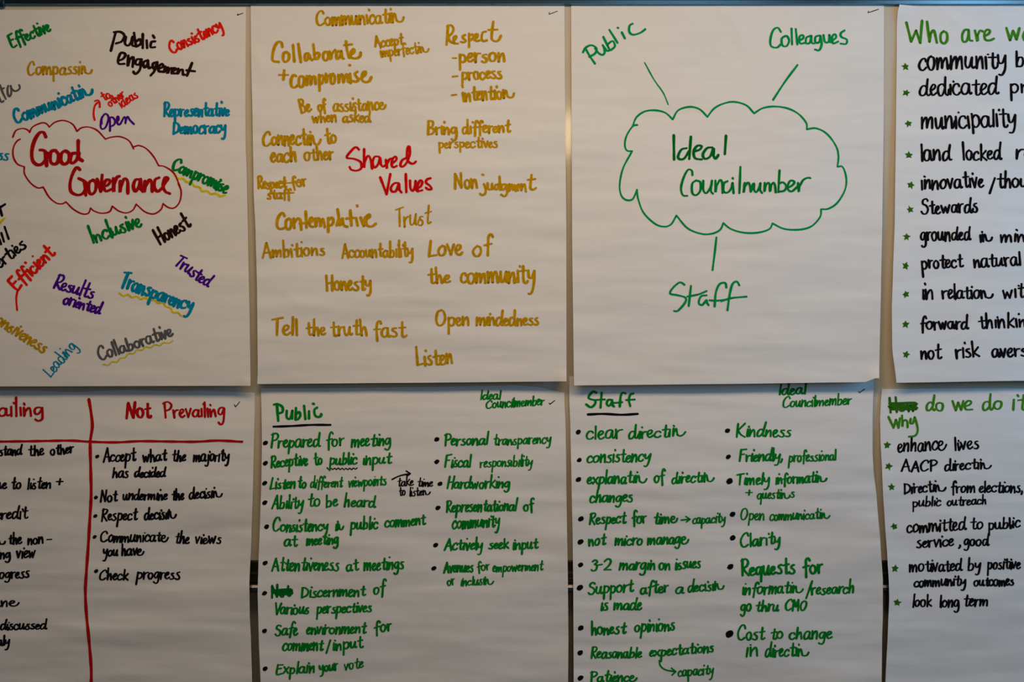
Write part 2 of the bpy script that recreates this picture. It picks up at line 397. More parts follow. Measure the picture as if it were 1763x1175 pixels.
# one pen hand: 10 units = height of a small letter, y up
G = {
 'a': ('7,8 5,10 2,9 0,5 1,1 3,0 5.5,2 ^7,9 7,3 8,0 9.5,1', 9.2), 'b': ('1,20 ^1,0 | 1,5 3,9 6,9 7.2,5 6,1 3,0 1,1', 8.8),
 'c': ('6.5,8 5,10 2,9 0,5 1,1 4,0 7,2', 7.6), 'd': ('6.8,8 4.5,10 1.5,8.5 0,4 1.5,0 4.5,1 7,6 | 8,20 7.2,9 7.2,2 8.6,0 9.8,1', 9.6),
 'e': ('0.4,4 3.6,5.6 5,8.2 3.6,10 1.4,8.8 0,4.6 1.2,0.8 3.4,0 6.4,2', 7.0), 'f': ('8,17 6.3,20 4.2,18 3.2,10 3,-4 | 0,9 7,10', 7),
 'g': ('7,8 5,10 2,9 0,5 1.5,1.2 4.5,2 ^7,9 7.4,0 6.5,-6 3.5,-8 0.5,-6', 8.8), 'h': ('0.6,20 ^1,0 ^1.6,5 4.2,9.8 5.8,8.2 ^6.8,0', 8.8),
 'i': ('1,10 1.2,0 | 1.2,15 1.7,14.2', 3.6), 'j': ('3,10 3,-4 1,-8 -2,-6 | 3,15 3.5,14.2', 5), 'k': ('1,20 ^1,0 | 7,11 ^2,5 4,3 8,0', 8.4),
 'l': ('1,20 1.2,0', 3.4), 'm': ('0,10 ^0.3,0 ^1,5 3.2,9.8 4.6,8.6 ^5,0.5 ^6,6 8.4,9.8 9.8,8.4 ^10.4,0', 12.2), 'n': ('0,10 ^0.5,0 ^1.2,5 4.2,9.9 5.8,8 ^6.6,0', 8.5),
 'o': ('4,10 1.2,8.5 0,4.5 2,0.3 5,0.4 7,4.5 6,9 3.2,9.8', 8.6), 'p': ('1,10 ^1,-9 | 1,7.5 4,10 7,8 7,3 4.2,0 1,2', 8.7),
 'q': ('7,8 4,10 1,8 0,4 2,0 5,2 ^7,9 7,-9', 9), 'r': ('0,10 ^1,0 ^1,6 3,9.2 6,9.6', 6.6), 's': ('5.4,9.6 2.6,9.4 1.6,7.4 4.6,4.8 5.6,1.8 3.4,-0.3 0,0.8', 7.2),
 't': ('4,17 3.6,4 4.2,0.3 6,0 7.6,1.5 | 0,10.2 7.4,11', 7.4), 'u': ('0,10 0.2,3 2,0.2 4.6,2.5 ^6.4,10 ^6.2,2 7.4,0 8.8,1.4', 9.2), 'v': ('0,10 ^3,0 6,10.5', 7.2),
 'w': ('0,10 ^2.5,0.3 ^5,8 ^7.5,0.3 10,10', 11.4), 'x': ('0,10 7,0 | 7,10 0,0', 8), 'y': ('0,10 1,4.5 3.8,4 ^7,10 6.6,0 5.5,-6 3.4,-8.5 1,-8', 8.4),
 'z': ('0,10 ^7,10 ^0,0 7,0', 8),
 # pulled-out endings of this hand: n (ñ), e (ê), a short n with raised tail (ň)
 'ñ': ('0,10 ^0.7,0 ^1,6 3.6,10 5,6 6,1.5 ^6.4,1.2 10,-0.5 14,1 16,4.5', 16), 'ê': ('0.8,4.5 4.5,5.5 6.0,8 4.2,10 1.8,9 0,5 1.4,1 5,-0.6 9,1.5 11,5.5', 11),
 'A': ('0,0 ^5,19 10,0 | 2,6.5 9.5,7', 11), 'B': ('1,19 1,0 | 0,18 5.5,19 7.5,15.5 6,11.5 ^2,10 7.5,8.5 8.5,4 6,0.8 1,0', 9.8), 'C': ('10,15 8.2,19 4,17.5 0.4,10 1.5,2 5.5,0 10,3', 11),
 'D': ('1,18.5 1,0 | 0,18.5 5,17.5 9.5,11 8,4 1,0', 10.6), 'E': ('9,18.5 ^1,18 1,0 9,0.5 | 1,9.5 7.5,10', 10), 'F': ('9,19 ^1,18 1,0 | 1,9.5 7,10.3', 9.2),
 'G': ('10,15 8,19 3.5,17 0,9 2,1 6,0 10,5 ^10,9 6,9', 11.5), 'H': ('1,19 1,0 | 9,19 8.6,0 | 1,9 9,10', 10.8), 'I': ('1,19 1,0', 4), 'K': ('1,19 1,0 | 9.5,19 ^2,9 6,3 11,0', 11),
 'L': ('2,19 ^0.6,0.5 8,1.2', 8.6), 'M': ('0.6,0 ^2,18.5 ^5.5,6 ^9.5,18.5 10.8,0', 12.5), 'N': ('0,0 ^1.5,18.5 ^8,0.5 9.5,19', 11.4), 'O': ('6,19 2,17 0,8 2.5,0.5 7,1.5 10,10 8,18 4.5,18.5', 11.6),
 'P': ('1,19 1.5,0 | -1,17.5 5,19.5 9,15.5 7,10.5 1.5,8.5', 9.6), 'R': ('1,19 0.6,0 | -0.5,17.5 5,19.5 8,16 6,11 ^1.5,9 5,4 8.5,0.2', 9.4),
 'S': ('9,16.5 6.5,19 2.5,17 2,12.5 6.5,9.5 9,5.5 6.5,0.8 2.5,0 0,3', 10.2), 'T': ('0,17 10,19 | 5,18 4.6,0', 9.4), 'V': ('0,19 ^4,0 9,19', 9), 'W': ('0,19 ^3,0 ^6,12 ^9,0 12,19', 13),
 '3': ('1,16 5,18.5 8,15 ^4,10.5 8,8 7.5,2 3,0 0,1.5', 9.4), '2': ('0,14.5 4,18.5 8,15 6,7 ^0,0.5 9,0.5', 10.4), '-': ('0,8 6,8.4', 8), '/': ('6,20 0,-4', 7.5),
 ',': ('1.5,1.5 1.6,-0.5 0.3,-3.6', 4), '+': ('4,12 4,2 | -0.5,7 8.5,7.4', 10), ' ': ('', 6),
}
GP = {k: (parse(v[0]), v[1]) for k, v in G.items()}

SEQ = [0]
def W(sheet, text, x0, y0, x1, y1, xh, col, wd=4.2, slant=0.08, k=0.8, contrast=0.34, name='handwritten_word', label=None, dk=1.0, join_p=0.5):
    """one word whose written line runs from (x0, y0) to (x1, y1); xh = small letter height"""
    SEQ[0] += 1
    rnd = random.Random(SEQ[0] * 31 + 5)
    adv = 0; items = []
    for ch in text:
        g, wid = GP[ch]
        f = 1 + rnd.uniform(-0.07, 0.07)
        items.append((g, adv, f)); last = wid * f; adv += last
    total = max(adv - 1.8, 3)
    L = math.hypot(x1 - x0, y1 - y0); dx, dy = (x1 - x0) / L, (y1 - y0) / L
    sx = L / total; sy = xh / 10.0
    if sx / sy < 0.82:                       # crowded words are written lower, their tall letters keep their height
        f_ = max(0.84, sx / sy / 0.82); sy *= f_; k = k / f_ + (1 / f_ - 1)
    local = []
    for n_, (g, a, f) in enumerate(items):
        vs_ = 1 + rnd.uniform(-0.10, 0.10); bo = rnd.uniform(-0.7, 0.7); tilt = rnd.uniform(-0.06, 0.06)
        ch = text[n_]; nxt = text[n_ + 1] if n_ + 1 < len(text) else ''
        join = rnd.random() < (join_p if sheet is not S4 else 0.2) and nxt and ((ch in 'adeilkhmnut' and nxt in 'nmruvwijyp') or (ch in 'dilkhmnut' and nxt in 'eaos'))
        main = 0 if ch in 'ecilamnuht' else len(g) - 1
        if ch == 'h' or ch == 'k': main = len(g) - 1
        for m_, st in enumerate(g):
            q = []
            ox = oy = 0
            dot = len(st) == 2 and st[0][1] > 13 and abs(st[0][1] - st[1][1]) < 1.5
            if dot:                          # the dot of an i or j flies off a little
                ox, oy = rnd.uniform(0, 3.5), rnd.uniform(-0.5, 3)
            def put(gx, gy, c_, aa, ff):
                if gy > 10: gy = 10 + (gy - 10) * k
                if gy < 0: gy = gy * dk
                gx += rnd.uniform(-0.3, 0.3); gy += rnd.uniform(-0.35, 0.35)
                yy = (gy * vs_ + bo) * sy
                q.append(((aa + gx * ff) * sx + yy * (slant + tilt), yy, c_))
            for (gx, gy, c_) in st: put(gx * 0.9 + ox, gy + oy, c_, a, f)
            if join and m_ == main:
                ex, ey, _ = st[-1]
                if ey < 0.5: put(ex * 0.9 + 1.1, 0.2, False, a, f)
                na, nf = items[n_ + 1][1], items[n_ + 1][2]
                put(0.1, 4.2 if nxt in 'eaos' else 5.5, False, na, nf)
            local.append((q, dot))
    xs = [p_[0] for q, d_ in local if not d_ for p_ in q]
    lo, hi = min(xs), max(xs)
    pad = min(wd * 0.4, L * 0.12); sc_ = (L - 2 * pad) / max(hi - lo, 0.5)
    if len(text) == 1: sc_ = 1; pad = 0
    strokes = []
    for q, d_ in local:
        strokes.append([(x0 + (pad + (x - lo) * sc_) * dx + y * dy, y0 + (pad + (x - lo) * sc_) * dy - y * dx, c_) for x, y, c_ in q])
    clean = text.replace('ñ', 'n').replace('ê', 'e')
    return ink_mesh(sheet, name, strokes, col, wd, contrast, label or f'{COLWORD[col]} handwritten "{clean}"')

def TR(sheet, ox, oy, sc, txt, col, wd, name='handwritten_word', label=None, contrast=0.22):
    st = [[(ox + x / sc, oy + y / sc, c_) for x, y, c_ in s_] for s_ in parse(txt)]
    return ink_mesh(sheet, name, st, col, wd, contrast, label, step=2.6)

def blob(sheet, x, y, r, col='black', ang=-0.6, el=1.3):
    V = [sheet.pos(x, y, 0.0004)]; F = []
    rnd = random.Random(int(x * 3 + y)); N = 14
    for i in range(N):
        a = 2 * math.pi * i / N; rr = r * (1 + rnd.uniform(-0.09, 0.09))
        ex, ey = rr * el ** 0.5 * math.cos(a), rr / el ** 0.5 * math.sin(a)
        V.append(sheet.pos(x + ex * math.cos(ang) - ey * math.sin(ang), y + ex * math.sin(ang) + ey * math.cos(ang), 0.0004))
    for i in range(N): F.append((0, 1 + (i + 1) % N, 1 + i))
    return mesh_obj('bullet_dot', V, F, M_INK[col], sheet.o)

def star(sheet, x, y, r, col='dkelly', rot=0.0):
    V = [sheet.pos(x, y, 0.0004)]; F = []
    rnd = random.Random(int(x * 7 + y))
    for i in range(10):
        a = -math.pi / 2 + rot + math.pi * i / 5 + rnd.uniform(-0.16, 0.16)
        rr = (r * rnd.uniform(0.92, 1.18)) if i % 2 == 0 else r * rnd.uniform(0.45, 0.62)
        V.append(sheet.pos(x + rr * math.cos(a), y + rr * math.sin(a), 0.0004))
    for i in range(10): F.append((0, 1 + (i + 1) % 10, 1 + i))
    return mesh_obj('star_bullet', V, F, M_INK[col], sheet.o)

def squiggle(sheet, pts, n, amp, col, wd):
    q = catmull(pts, 3); Ls = [0]
    for a, b in zip(q, q[1:]): Ls.append(Ls[-1] + math.hypot(b[0] - a[0], b[1] - a[1]))
    st = []; rnd = random.Random(n)
    for i in range(2 * n + 1):
        d = Ls[-1] * i / (2 * n)
        j = max(1, next((k for k, l in enumerate(Ls) if l >= d - 1e-6), len(Ls) - 1))
        t = (d - Ls[j - 1]) / (Ls[j] - Ls[j - 1]); a, b = q[j - 1], q[j]
        dx, dy = (b[0] - a[0]), (b[1] - a[1]); l = math.hypot(dx, dy)
        s_ = (amp if i % 2 else -amp) * rnd.uniform(0.7, 1.2)
        st.append((a[0] + dx * t - dy / l * s_, a[1] + dy * t + dx / l * s_, False))
    return ink_mesh(sheet, 'wavy_underline', [st], col, wd, 0.1, f'{COLWORD[col]} wavy underline')

def line(sheet, txt, col, wd, name='underline', label=None, contrast=0.0):
    return TR(sheet, 0, 0, 1, txt, col, wd, name, label, contrast)

#TEXT
# ---------------- upper left sheet
s = S1
W(s, 'Effective', 20, 82, 89, 52, 12, 'green', 4.2, 0.0, .9)
W(s, 'Compassiñ', 47, 129, 160, 127, 12.5, 'gold', 3.6, 0.05, 1.2)
TR(s, 0, 120, 14.68, '0,390 60,560 145,740 | -30,680 20,800 60,820 90,790 | 30,500 100,465 | 210,410 190,480 200,620 235,680 280,620 285,480 ^270,410 300,490 370,540 450,520 505,460 485,390', 'grey', 3.6, label='grey handwritten "ta"')
W(s, 'Communicatiñ', 27, 213, 163, 160, 13, 'blue', 4.8, 0.0, .9)
W(s, 'to', 179, 175, 192, 166, 9.5, 'scarlet', 3.3, 0, .9)
W(s, 'other', 189, 185, 217, 164, 8, 'scarlet', 3.1, 0, .8)
W(s, 'ideas', 209, 186, 239, 167, 9, 'scarlet', 3.1, 0, .8)
TR(s, 150, 140, 13.06, '170,870 148,780 150,650 180,540 235,480 | 175,445 240,425 280,480 285,580', 'scarlet', 3.6, 'arrow', 'small curved red arrow')
TR(s, 150, 140, 13.06, '328,955 330,850 380,750 430,735 480,800 470,900 410,1040 340,1075 305,1030 310,900 340,800 | 515,820 515,1115 | 520,815 570,810 625,880 610,970 550,1010 | 640,930 710,870 705,790 675,800 670,900 700,970 745,960 800,860 840,795 865,850 ^862,940 880,860 910,790 960,870 1055,965', 'purple', 3.6, label='purple handwritten "Open"')
TR(s, 0, 0, 4.007, '798,222 765,350 | 785,222 830,220 858,245 840,285 800,300 | 868,255 862,300 885,315 905,290 ^915,255 912,310 925,318 | 925,228 938,320 | 935,290 965,270 972,300 945,320 | 985,235 985,330 | 1012,280 1015,330 | 1055,245 1065,260 | 1072,285 1045,290 1040,325 1070,325', 'brownblack', 4.8, label='black handwritten "Public"')
TR(s, 0, 0, 4.007, '815,420 850,405 865,375 835,365 815,410 820,440 860,440 | 885,385 882,455 ^895,410 920,395 915,460 | 980,410 945,410 935,440 960,445 ^975,410 965,480 935,510 920,495 | 1020,415 990,430 995,465 1015,450 ^1022,420 1025,470 1040,465 | 1085,430 1055,440 1060,475 1080,460 ^1085,430 1065,490 1040,520 | 1095,475 1125,460 1120,440 1095,460 1095,490 1125,495 | 1140,460 1130,500 ^1145,470 1160,465 1155,505 ^1170,475 1190,470 1185,505 | 1195,490 1215,475 1200,470 1195,505 1220,505 | 1230,475 1225,510 ^1240,485 1260,480 1262,515 1275,515 | 1325,435 1290,522 | 1285,485 1345,492', 'brownblack', 4.8, label='black handwritten "engagement"')
W(s, 'Consistency', 295, 93, 385, 50, 11.5, 'scarlet', 4.4, 0.0, .9)
W(s, 'Representative', 281, 200, 396, 199, 11, 'blue', 4.5, 0.05, 1.3)
W(s, 'Democracy', 297, 230, 390, 229, 12, 'blue', 4.4, 0.05, .6)
line(s, '409.6,24 ^408.7,26.2 418.3,22.6', 'black', 1.3, 'check_mark', 'thin black check mark')
W(s, 'ss', -5, 274, 15, 277, 12, 'blue', 3.8, 0.1)
W(s, 'e', -16, 272, -7, 273, 12, 'blue', 3.8, 0.1)
TR(s, 0, 200, 4.007, '88,145 110,100 155,85 190,95 ^205,112 225,75 285,47 320,52 ^340,75 380,42 440,30 500,55 ^532,105 560,82 610,75 670,98 ^727,158 770,145 830,142 890,170 ^922,225 | 922,212 960,203 1010,225 1060,280 ^1095,342 1140,350 1200,395 1240,480 | 1230,465 1250,520 1240,590 1205,632 1165,632 ^1125,605 1110,645 1060,675 1000,660 ^940,608 915,650 870,668 820,655 ^775,622 755,660 700,670 650,655 ^625,635 610,670 570,675 510,645 ^455,592 430,605 390,600 340,560 ^298,490 260,495 210,460 170,400 ^168,350 120,330 92,280 92,220 115,175 140,158', 'oxred', 2.9, 'cloud_outline', 'dark red scalloped cloud outline')
TR(s, 0, 200, 4.007, '316,142 300,112 270,118 238,170 220,240 225,305 255,335 290,330 320,290 ^328,258 300,236 275,234 | 312,245 322,342 | 375,236 350,250 348,310 370,332 398,318 405,270 385,238 | 448,240 425,258 420,310 445,332 472,312 478,262 455,240 | 525,255 495,262 484,305 500,325 530,300 545,255 | 540,170 540,240 545,290 570,308', 'oxred', 6.4, label='large dark red handwritten "Good"')
TR(s, 0, 200, 4.007, '552,370 530,355 505,390 484,460 490,520 535,545 575,530 598,480 ^590,455 565,440 542,430 | 582,450 592,545 | 640,442 615,460 612,515 632,540 658,515 662,460 640,440 | 670,435 ^695,520 705,408 | 715,485 745,475 760,448 735,440 714,480 730,518 768,505 | 782,432 785,522 ^788,470 805,425 825,415 | 830,450 828,525 ^835,480 858,432 880,450 882,532 | 965,438 935,440 920,485 935,520 960,480 968,432 ^972,505 985,520 | 1000,450 995,525 ^1005,480 1030,440 1045,455 1050,520 | 1098,425 1070,440 1065,490 1085,520 1115,500 ^1140,460 1160,432 1140,425 1125,480 1140,520 1172,535', 'oxred', 5.8, label='large dark red handwritten "Governance"')
W(s, 'Compromise', 294, 290, 391, 334, 12.5, 'green', 4.8, 0.0, .8)
squiggle(s, [(300, 303), (330, 316), (352, 329), (387, 338)], 6, 1.6, 'yellow', 4)
W(s, 'Inclusive', 160, 419, 246, 388, 14, 'green', 4.4, 0.0, 1.3)
W(s, 'Honest', 275, 422, 331, 388, 13.5, 'brownblack', 4.6, 0.0, 1.2)
TR(s, 0, 230, 4.35, '-5,545 8,590 15,615 | -15,565 38,530 ', 'black', 4.4, label='black handwritten "t"')
TR(s, 0, 230, 4.35, '-20,690 0,672 12,655 35,635', 'yellow', 4, 'wavy_underline', 'yellow wavy underline')
TR(s, 0, 230, 4.35, '-5,790 8,830 | 10,745 30,810 | 35,700 65,790', 'black', 4, label='black handwritten "il"')
W(s, 'berties', -12, 470, 47, 425, 12, 'black', 4, 0.0, .9)
W(s, 'Efficient', 27, 501, 97, 436, 12.5, 'scarlet', 4.8, 0.0, 1.0)
line(s, '36,494 ^30,502 28,515 29.5,534', 'scarlet', 3.8, 'pen_stroke', 'bright red downstroke')
W(s, 'Results', 91, 496, 161, 515, 12, 'purple', 4.2, 0.12, 1.3)
W(s, 'oriented', 107, 523, 174, 541, 11, 'purple', 4.2, 0.12, .8)
W(s, 'Transparency', 204, 492, 330, 537, 14, 'blue', 5.2, 0.0, 1.0)
squiggle(s, [(205, 506), (245, 514), (280, 523), (300, 537), (320, 545)], 8, 2, 'yellow', 3.2)
W(s, 'Trusted', 299, 456, 360, 495, 12, 'purple', 4, 0.05, .9)
W(s, 'ponsiveness', -20, 549, 76, 609, 12.5, 'gold', 4, 0.1, .9)
W(s, 'Leading', 87, 650, 133, 597, 11.5, 'blue', 2.6, -0.1, .9)
W(s, 'Collaborative', 172, 622, 300, 577, 12, 'grey', 4, 0.0, 1.0)
squiggle(s, [(178, 629), (200, 622), (240, 603), (275, 593), (298, 588)], 8, 1.8, 'yellow', 2.4)
# ---------------- upper gold sheet
s = S2; g = 'gold'
W(s, 'Communicatiñ', 544, 44.5, 697, 38, 14.5, g, 4.2, 0, .9)
TR(s, 430, 0, 5.341, '300,430 290,390 255,390 225,440 208,520 215,560 270,570 | 340,480 312,490 308,550 330,570 358,545 360,500 335,478 | 398,415 410,565 | 447,405 470,570 | 540,490 510,500 508,555 530,550 545,500 ^555,535 575,552 | 585,410 600,540 | 590,500 625,485 640,500 625,540 598,540 | 690,478 675,500 680,545 705,555 725,520 715,480 690,478 | 735,475 745,545 ^750,500 785,460 | 835,470 800,480 800,540 825,530 ^840,470 850,530 865,540 | 885,380 895,460 915,530 | 868,415 940,408 | 930,500 960,480 955,450 930,480 935,530 985,535 1015,515 1020,485', g, 5, label='gold handwritten "Collaborate"')
W(s, '+', 480, 141, 496, 141, 15, g, 4.6, 0)
TR(s, 430, 0, 5.341, '425,700 400,690 380,740 385,795 415,805 440,785 | 480,700 455,715 455,790 480,800 500,760 495,710 475,700 | 525,700 525,790 ^530,730 550,695 562,720 562,780 ^570,730 590,700 602,720 605,770 | 638,690 642,832 | 640,715 665,690 678,720 665,765 640,772 | 700,680 705,760 ^712,710 740,685 | 765,680 745,700 750,765 775,765 782,710 765,680 | 815,690 818,765 ^825,720 845,680 855,700 862,760 ^868,720 890,680 900,700 905,750 | 922,680 928,762 | 915,598 925,600 | 990,660 965,680 985,710 1000,735 975,752 950,745 | 1020,720 1060,690 1065,660 1040,670 1030,730 1060,755 1100,745 1118,710', g, 5, label='gold handwritten "compromise"')
W(s, 'Accept', 645, 81, 697, 76, 11, g, 3.6, 0, .9)
W(s, 'imperfectiñ', 655, 98, 740, 89, 10.5, g, 3.2, 0, .9)
TR(s, 700, 0, 5.341, '382,235 368,410 | 372,240 410,232 432,265 415,310 385,335 400,380 440,400 | 425,385 455,350 455,330 435,345 440,395 475,400 | 540,320 515,335 525,355 545,375 525,390 500,385 | 575,310 575,432 | 578,330 605,315 615,345 580,375 | 620,365 650,340 655,315 635,315 628,350 640,378 675,370 | 730,290 700,300 690,350 705,378 740,370 | 798,200 785,300 785,360 820,380 850,365 868,328 | 750,275 838,272', g, 4.4, label='gold handwritten "Respect"')
line(s, '779,100 786,100', g, 2.4, 'dash', 'gold dash')
W(s, 'person', 790, 107.5, 870, 105, 14.5, g, 4.5, 0, .9)
line(s, '779,132 788,131', g, 3, 'dash', 'gold dash')
W(s, 'process', 794, 137, 865, 135, 13, g, 4.3, 0, .9)
line(s, '777.5,164 786,163', g, 3, 'dash', 'gold dash')
W(s, 'intentioñ', 796, 174, 887, 168, 13.5, g, 4.3, 0, .9)
W(s, 'Be', 516, 195, 538, 191, 13, g, 4.2, 0, .9)
W(s, 'of', 547, 192, 564, 190, 12, g, 4, 0, .9)
W(s, 'assistancê', 573, 192, 666, 188, 12.5, g, 4, 0, .9)
W(s, 'when', 537, 212, 580, 209, 10.5, g, 3.8, 0, .8)
W(s, 'asked', 589, 210, 640, 210, 11, g, 3.8, 0.05, .8)
W(s, 'Connectiñ', 452, 251, 554, 248, 15, g, 4.3, 0, .9)
W(s, 'to', 560, 248, 581, 245, 14, g, 4.3, 0, .9)
W(s, 'each', 465, 279, 511, 278, 14.5, g, 4.5, 0, .5)
W(s, 'other', 523, 277, 576, 274, 14, g, 4, 0, .6)
W(s, 'Respect', 443, 325, 495, 323, 10.5, g, 4, 0, 1.1)
W(s, 'for', 502, 324, 530, 319, 11, g, 3.8, 0, .9)
W(s, 'staff', 459, 342, 503, 341, 9.5, g, 3.6, 0, .8)
line(s, '458,316 480,316 515,314 | 462,334 480,333 506,332', g, 2.6, 'strike_line', 'gold strike through line')
TR(s, 430, 210, 5.341, '1005,255 975,232 930,270 892,328 960,340 1020,370 1025,425 985,448 935,440 918,415 | 1052,250 1050,420 ^1055,370 1085,312 1110,340 1125,430 | 1190,320 1150,320 1130,370 1145,420 1180,390 1198,325 ^1205,390 1225,412 1245,400 | 1252,350 1262,430 ^1262,385 1285,345 1318,335 | 1310,385 1350,345 1340,318 1312,345 1305,395 1320,418 1352,405 | 1440,330 1400,355 1385,400 1405,412 1440,380 1470,300 1468,225 1450,240 1445,320 1460,365 1500,385 1528,365', 'red', 4.4, label='large red handwritten "Shared"')
TR(s, 430, 210, 5.341, '1200,510 ^1258,665 1293,480 | 1370,562 1330,565 1298,605 1308,640 1345,635 1372,565 ^1375,625 1395,648 | 1435,480 1440,645 | 1474,540 1478,610 1500,635 1522,590 ^1525,545 1528,620 1548,640', 'red', 4.6, label='large red handwritten "Valu"')
TR(s, 700, 190, 5.341, '95,720 130,700 145,660 125,645 102,690 108,740 145,735 | 222,625 190,635 178,665 215,695 230,725 200,728 178,712', 'red', 4.6, label='large red handwritten "es"')
W(s, 'Bring', 735, 231, 788, 230, 11.5, g, 4.2, 0, 1.1, dk=1.3)
W(s, 'different', 795, 230, 881, 227, 11, g, 4.1, 0, 1.0)
W(s, 'perspectives', 755, 255, 857, 253, 9.5, g, 3.4, 0, .9)
W(s, 'Non', 782, 325, 823, 324, 14, g, 4.4, 0, .9)
TR(s, 700, 190, 5.341, '712,680 728,730 720,770 695,780 675,768 | 695,590 708,594 | 745,670 748,715 765,730 ^785,720 785,670 790,725 | 840,680 815,690 812,725 835,725 850,690 | 855,610 862,730 | 905,680 875,690 878,730 900,725 ^920,685 925,760 900,792 870,775 | 945,680 945,745 ^955,700 965,680 975,690 980,735 ^990,690 1000,690 1005,740 | 1015,720 1035,700 1030,680 1015,710 1025,735 | 1055,680 1055,740 ^1065,700 1085,680 1098,745 | 1150,595 1140,680 1140,720 1165,730 1190,715 | 1115,640 1185,632', g, 4.3, label='gold handwritten "judgment"')
TR(s, 430, 210, 5.341, '320,865 305,838 280,850 255,900 252,960 280,985 320,975 | 360,890 335,910 335,970 360,990 382,950 380,905 358,890 | 405,890 410,975 | 410,930 440,890 465,905 475,990 | 515,825 522,970 | 460,935 545,925 | 545,930 580,905 570,880 550,905 555,955 585,965 | 605,890 610,965 ^615,915 632,885 645,910 650,965 ^655,920 672,890 682,920 690,965 | 722,885 722,1010 | 725,905 755,880 770,910 755,945 725,955 | 808,805 818,880 800,950 | 850,890 812,920 830,950 ^855,890 865,950 900,965 | 925,815 935,950 | 885,890 960,882 | 978,885 992,950 | 988,770 990,774 | 1020,880 ^1048,955 1060,880 | 1065,905 1105,870 1100,850 1070,880 1075,945 1120,962 1160,935', g, 5, label='gold handwritten "Contemplative"')
W(s, 'Trust', 683, 391, 746, 385, 17, g, 3.3, 0.12, 1.0)
W(s, 'Ambitions', 451, 444, 560, 439, 12.5, g, 4, 0, 1.1)
W(s, 'Accountability', 588, 444, 712, 441, 12, g, 3.8, 0, 1.2)
W(s, 'Love', 737, 441, 798, 439, 18, g, 4.5, 0, .7)
W(s, 'of', 813, 441, 852, 439, 18, g, 4.3, 0.05, .9, dk=.2)
W(s, 'the', 736, 488, 777, 486, 14, g, 4.4, 0, .9)
W(s, 'community', 792, 488, 922, 486, 17.5, g, 4.6, 0, .7, dk=1.3)
W(s, 'Honesty', 561, 501, 640, 498, 15, g, 4.5, 0, 1.0)
W(s, 'Tell', 467, 577, 513, 577, 15, g, 4.5, 0, .9)
W(s, 'the', 526, 577, 562, 576, 13, g, 4, 0, 1)
W(s, 'truth', 568, 578, 633, 577, 13.5, g, 4.2, 0, .9)
W(s, 'fast', 642, 581, 702, 581, 14.5, g, 4.2, 0, .9)
W(s, 'Open', 750, 562, 808, 559, 13, g, 4.2, 0, 1.3)
W(s, 'mindedness', 819, 560, 928, 560, 12.5, g, 4, 0, .9)
W(s, 'Listen', 717, 630, 780, 626, 15, g, 4.2, 0, 1.1)
line(s, '945.8,21.3 ^945.6,24.6 959.5,19.3', 'black', 1.3, 'check_mark', 'thin black check mark')
# ---------------- upper cloud sheet
s = S3; g = 'lgreen'
TR(s, 980, 0, 3.148, '75,283 90,258 120,245 148,262 140,290 108,308 | 88,262 112,305 140,345 | 140,262 160,288 180,298 192,285 188,258 ^182,245 205,275 218,272 | 185,200 220,272 | 208,240 235,222 248,250 225,272 | 218,162 262,232 | 285,175 302,208 | 262,150 267,152 | 345,128 328,138 325,170 345,188 385,178 413,158', g, 3.9, label='green slanting handwritten "Public"')
TR(s, 980, 0, 3.148, '1147,172 1130,150 1105,165 1090,215 1095,250 1125,258 1147,240 | 1170,195 1152,210 1155,245 1178,250 1192,220 1180,195 1168,197 | 1205,155 1208,240 | 1228,158 1237,240 | 1245,222 1270,205 1265,190 1248,200 1252,235 1278,232 | 1310,193 1285,205 1285,235 1305,230 ^1313,195 1314,230 1328,236 | 1358,192 1335,200 1335,230 1355,228 ^1362,195 1368,240 1355,272 1332,268 | 1378,190 1385,225 1405,228 ^1410,190 1415,228 | 1425,222 1447,202 1440,185 1425,200 1430,235 1458,225 | 1492,165 1472,180 1475,200 1505,215 1500,238 1470,236', g, 3.9, label='green handwritten "Colleagues"')
line(s, '1110,108 1126,137 1142,160 1150.5,180', g, 2.4, 'connecting_line', 'thin green line towards the cloud')
line(s, '1373,112 1352,140 1331,172', g, 3.6, 'connecting_line', 'thick green line towards the cloud')
TR(s, 1040, 160, 3.833, '190,215 215,160 270,122 340,115 405,132 ^453,175 490,115 565,92 630,108 ^682,158 730,100 800,67 865,60 940,83 ^990,135 1050,100 1130,90 1220,105 1290,145 1335,200 ^1338,240 1400,234 1470,270 1530,350 1547,420 ^1540,487 1575,490 1598,560 1590,640 1540,725 1480,765 ^1433,768 1425,820 1370,880 1290,903 1190,898 ^1112,862 1090,900 1020,922 930,924 840,900 ^787,860 765,905 710,930 640,930 550,893 ^478,810 440,870 390,883 330,860 260,790 225,700 ^217,640 190,700 150,708 115,680 103,610 125,500 ^185,385 150,380 137,340 150,280 190,220 220,212', g, 3.3, 'cloud_outline', 'large green scalloped cloud outline', 0.0)
TR(s, 1040, 160, 3.833, '460,280 462,440 | 545,365 510,375 488,420 500,438 530,432 560,385 | 573,290 562,435 | 588,388 630,375 645,352 615,350 592,385 600,430 645,440 | 715,360 680,365 652,405 665,435 700,420 722,365 ^722,415 735,435 755,410 | 805,283 797,403', 'dgreen', 4.6, label='green handwritten "Ideal" in the cloud')
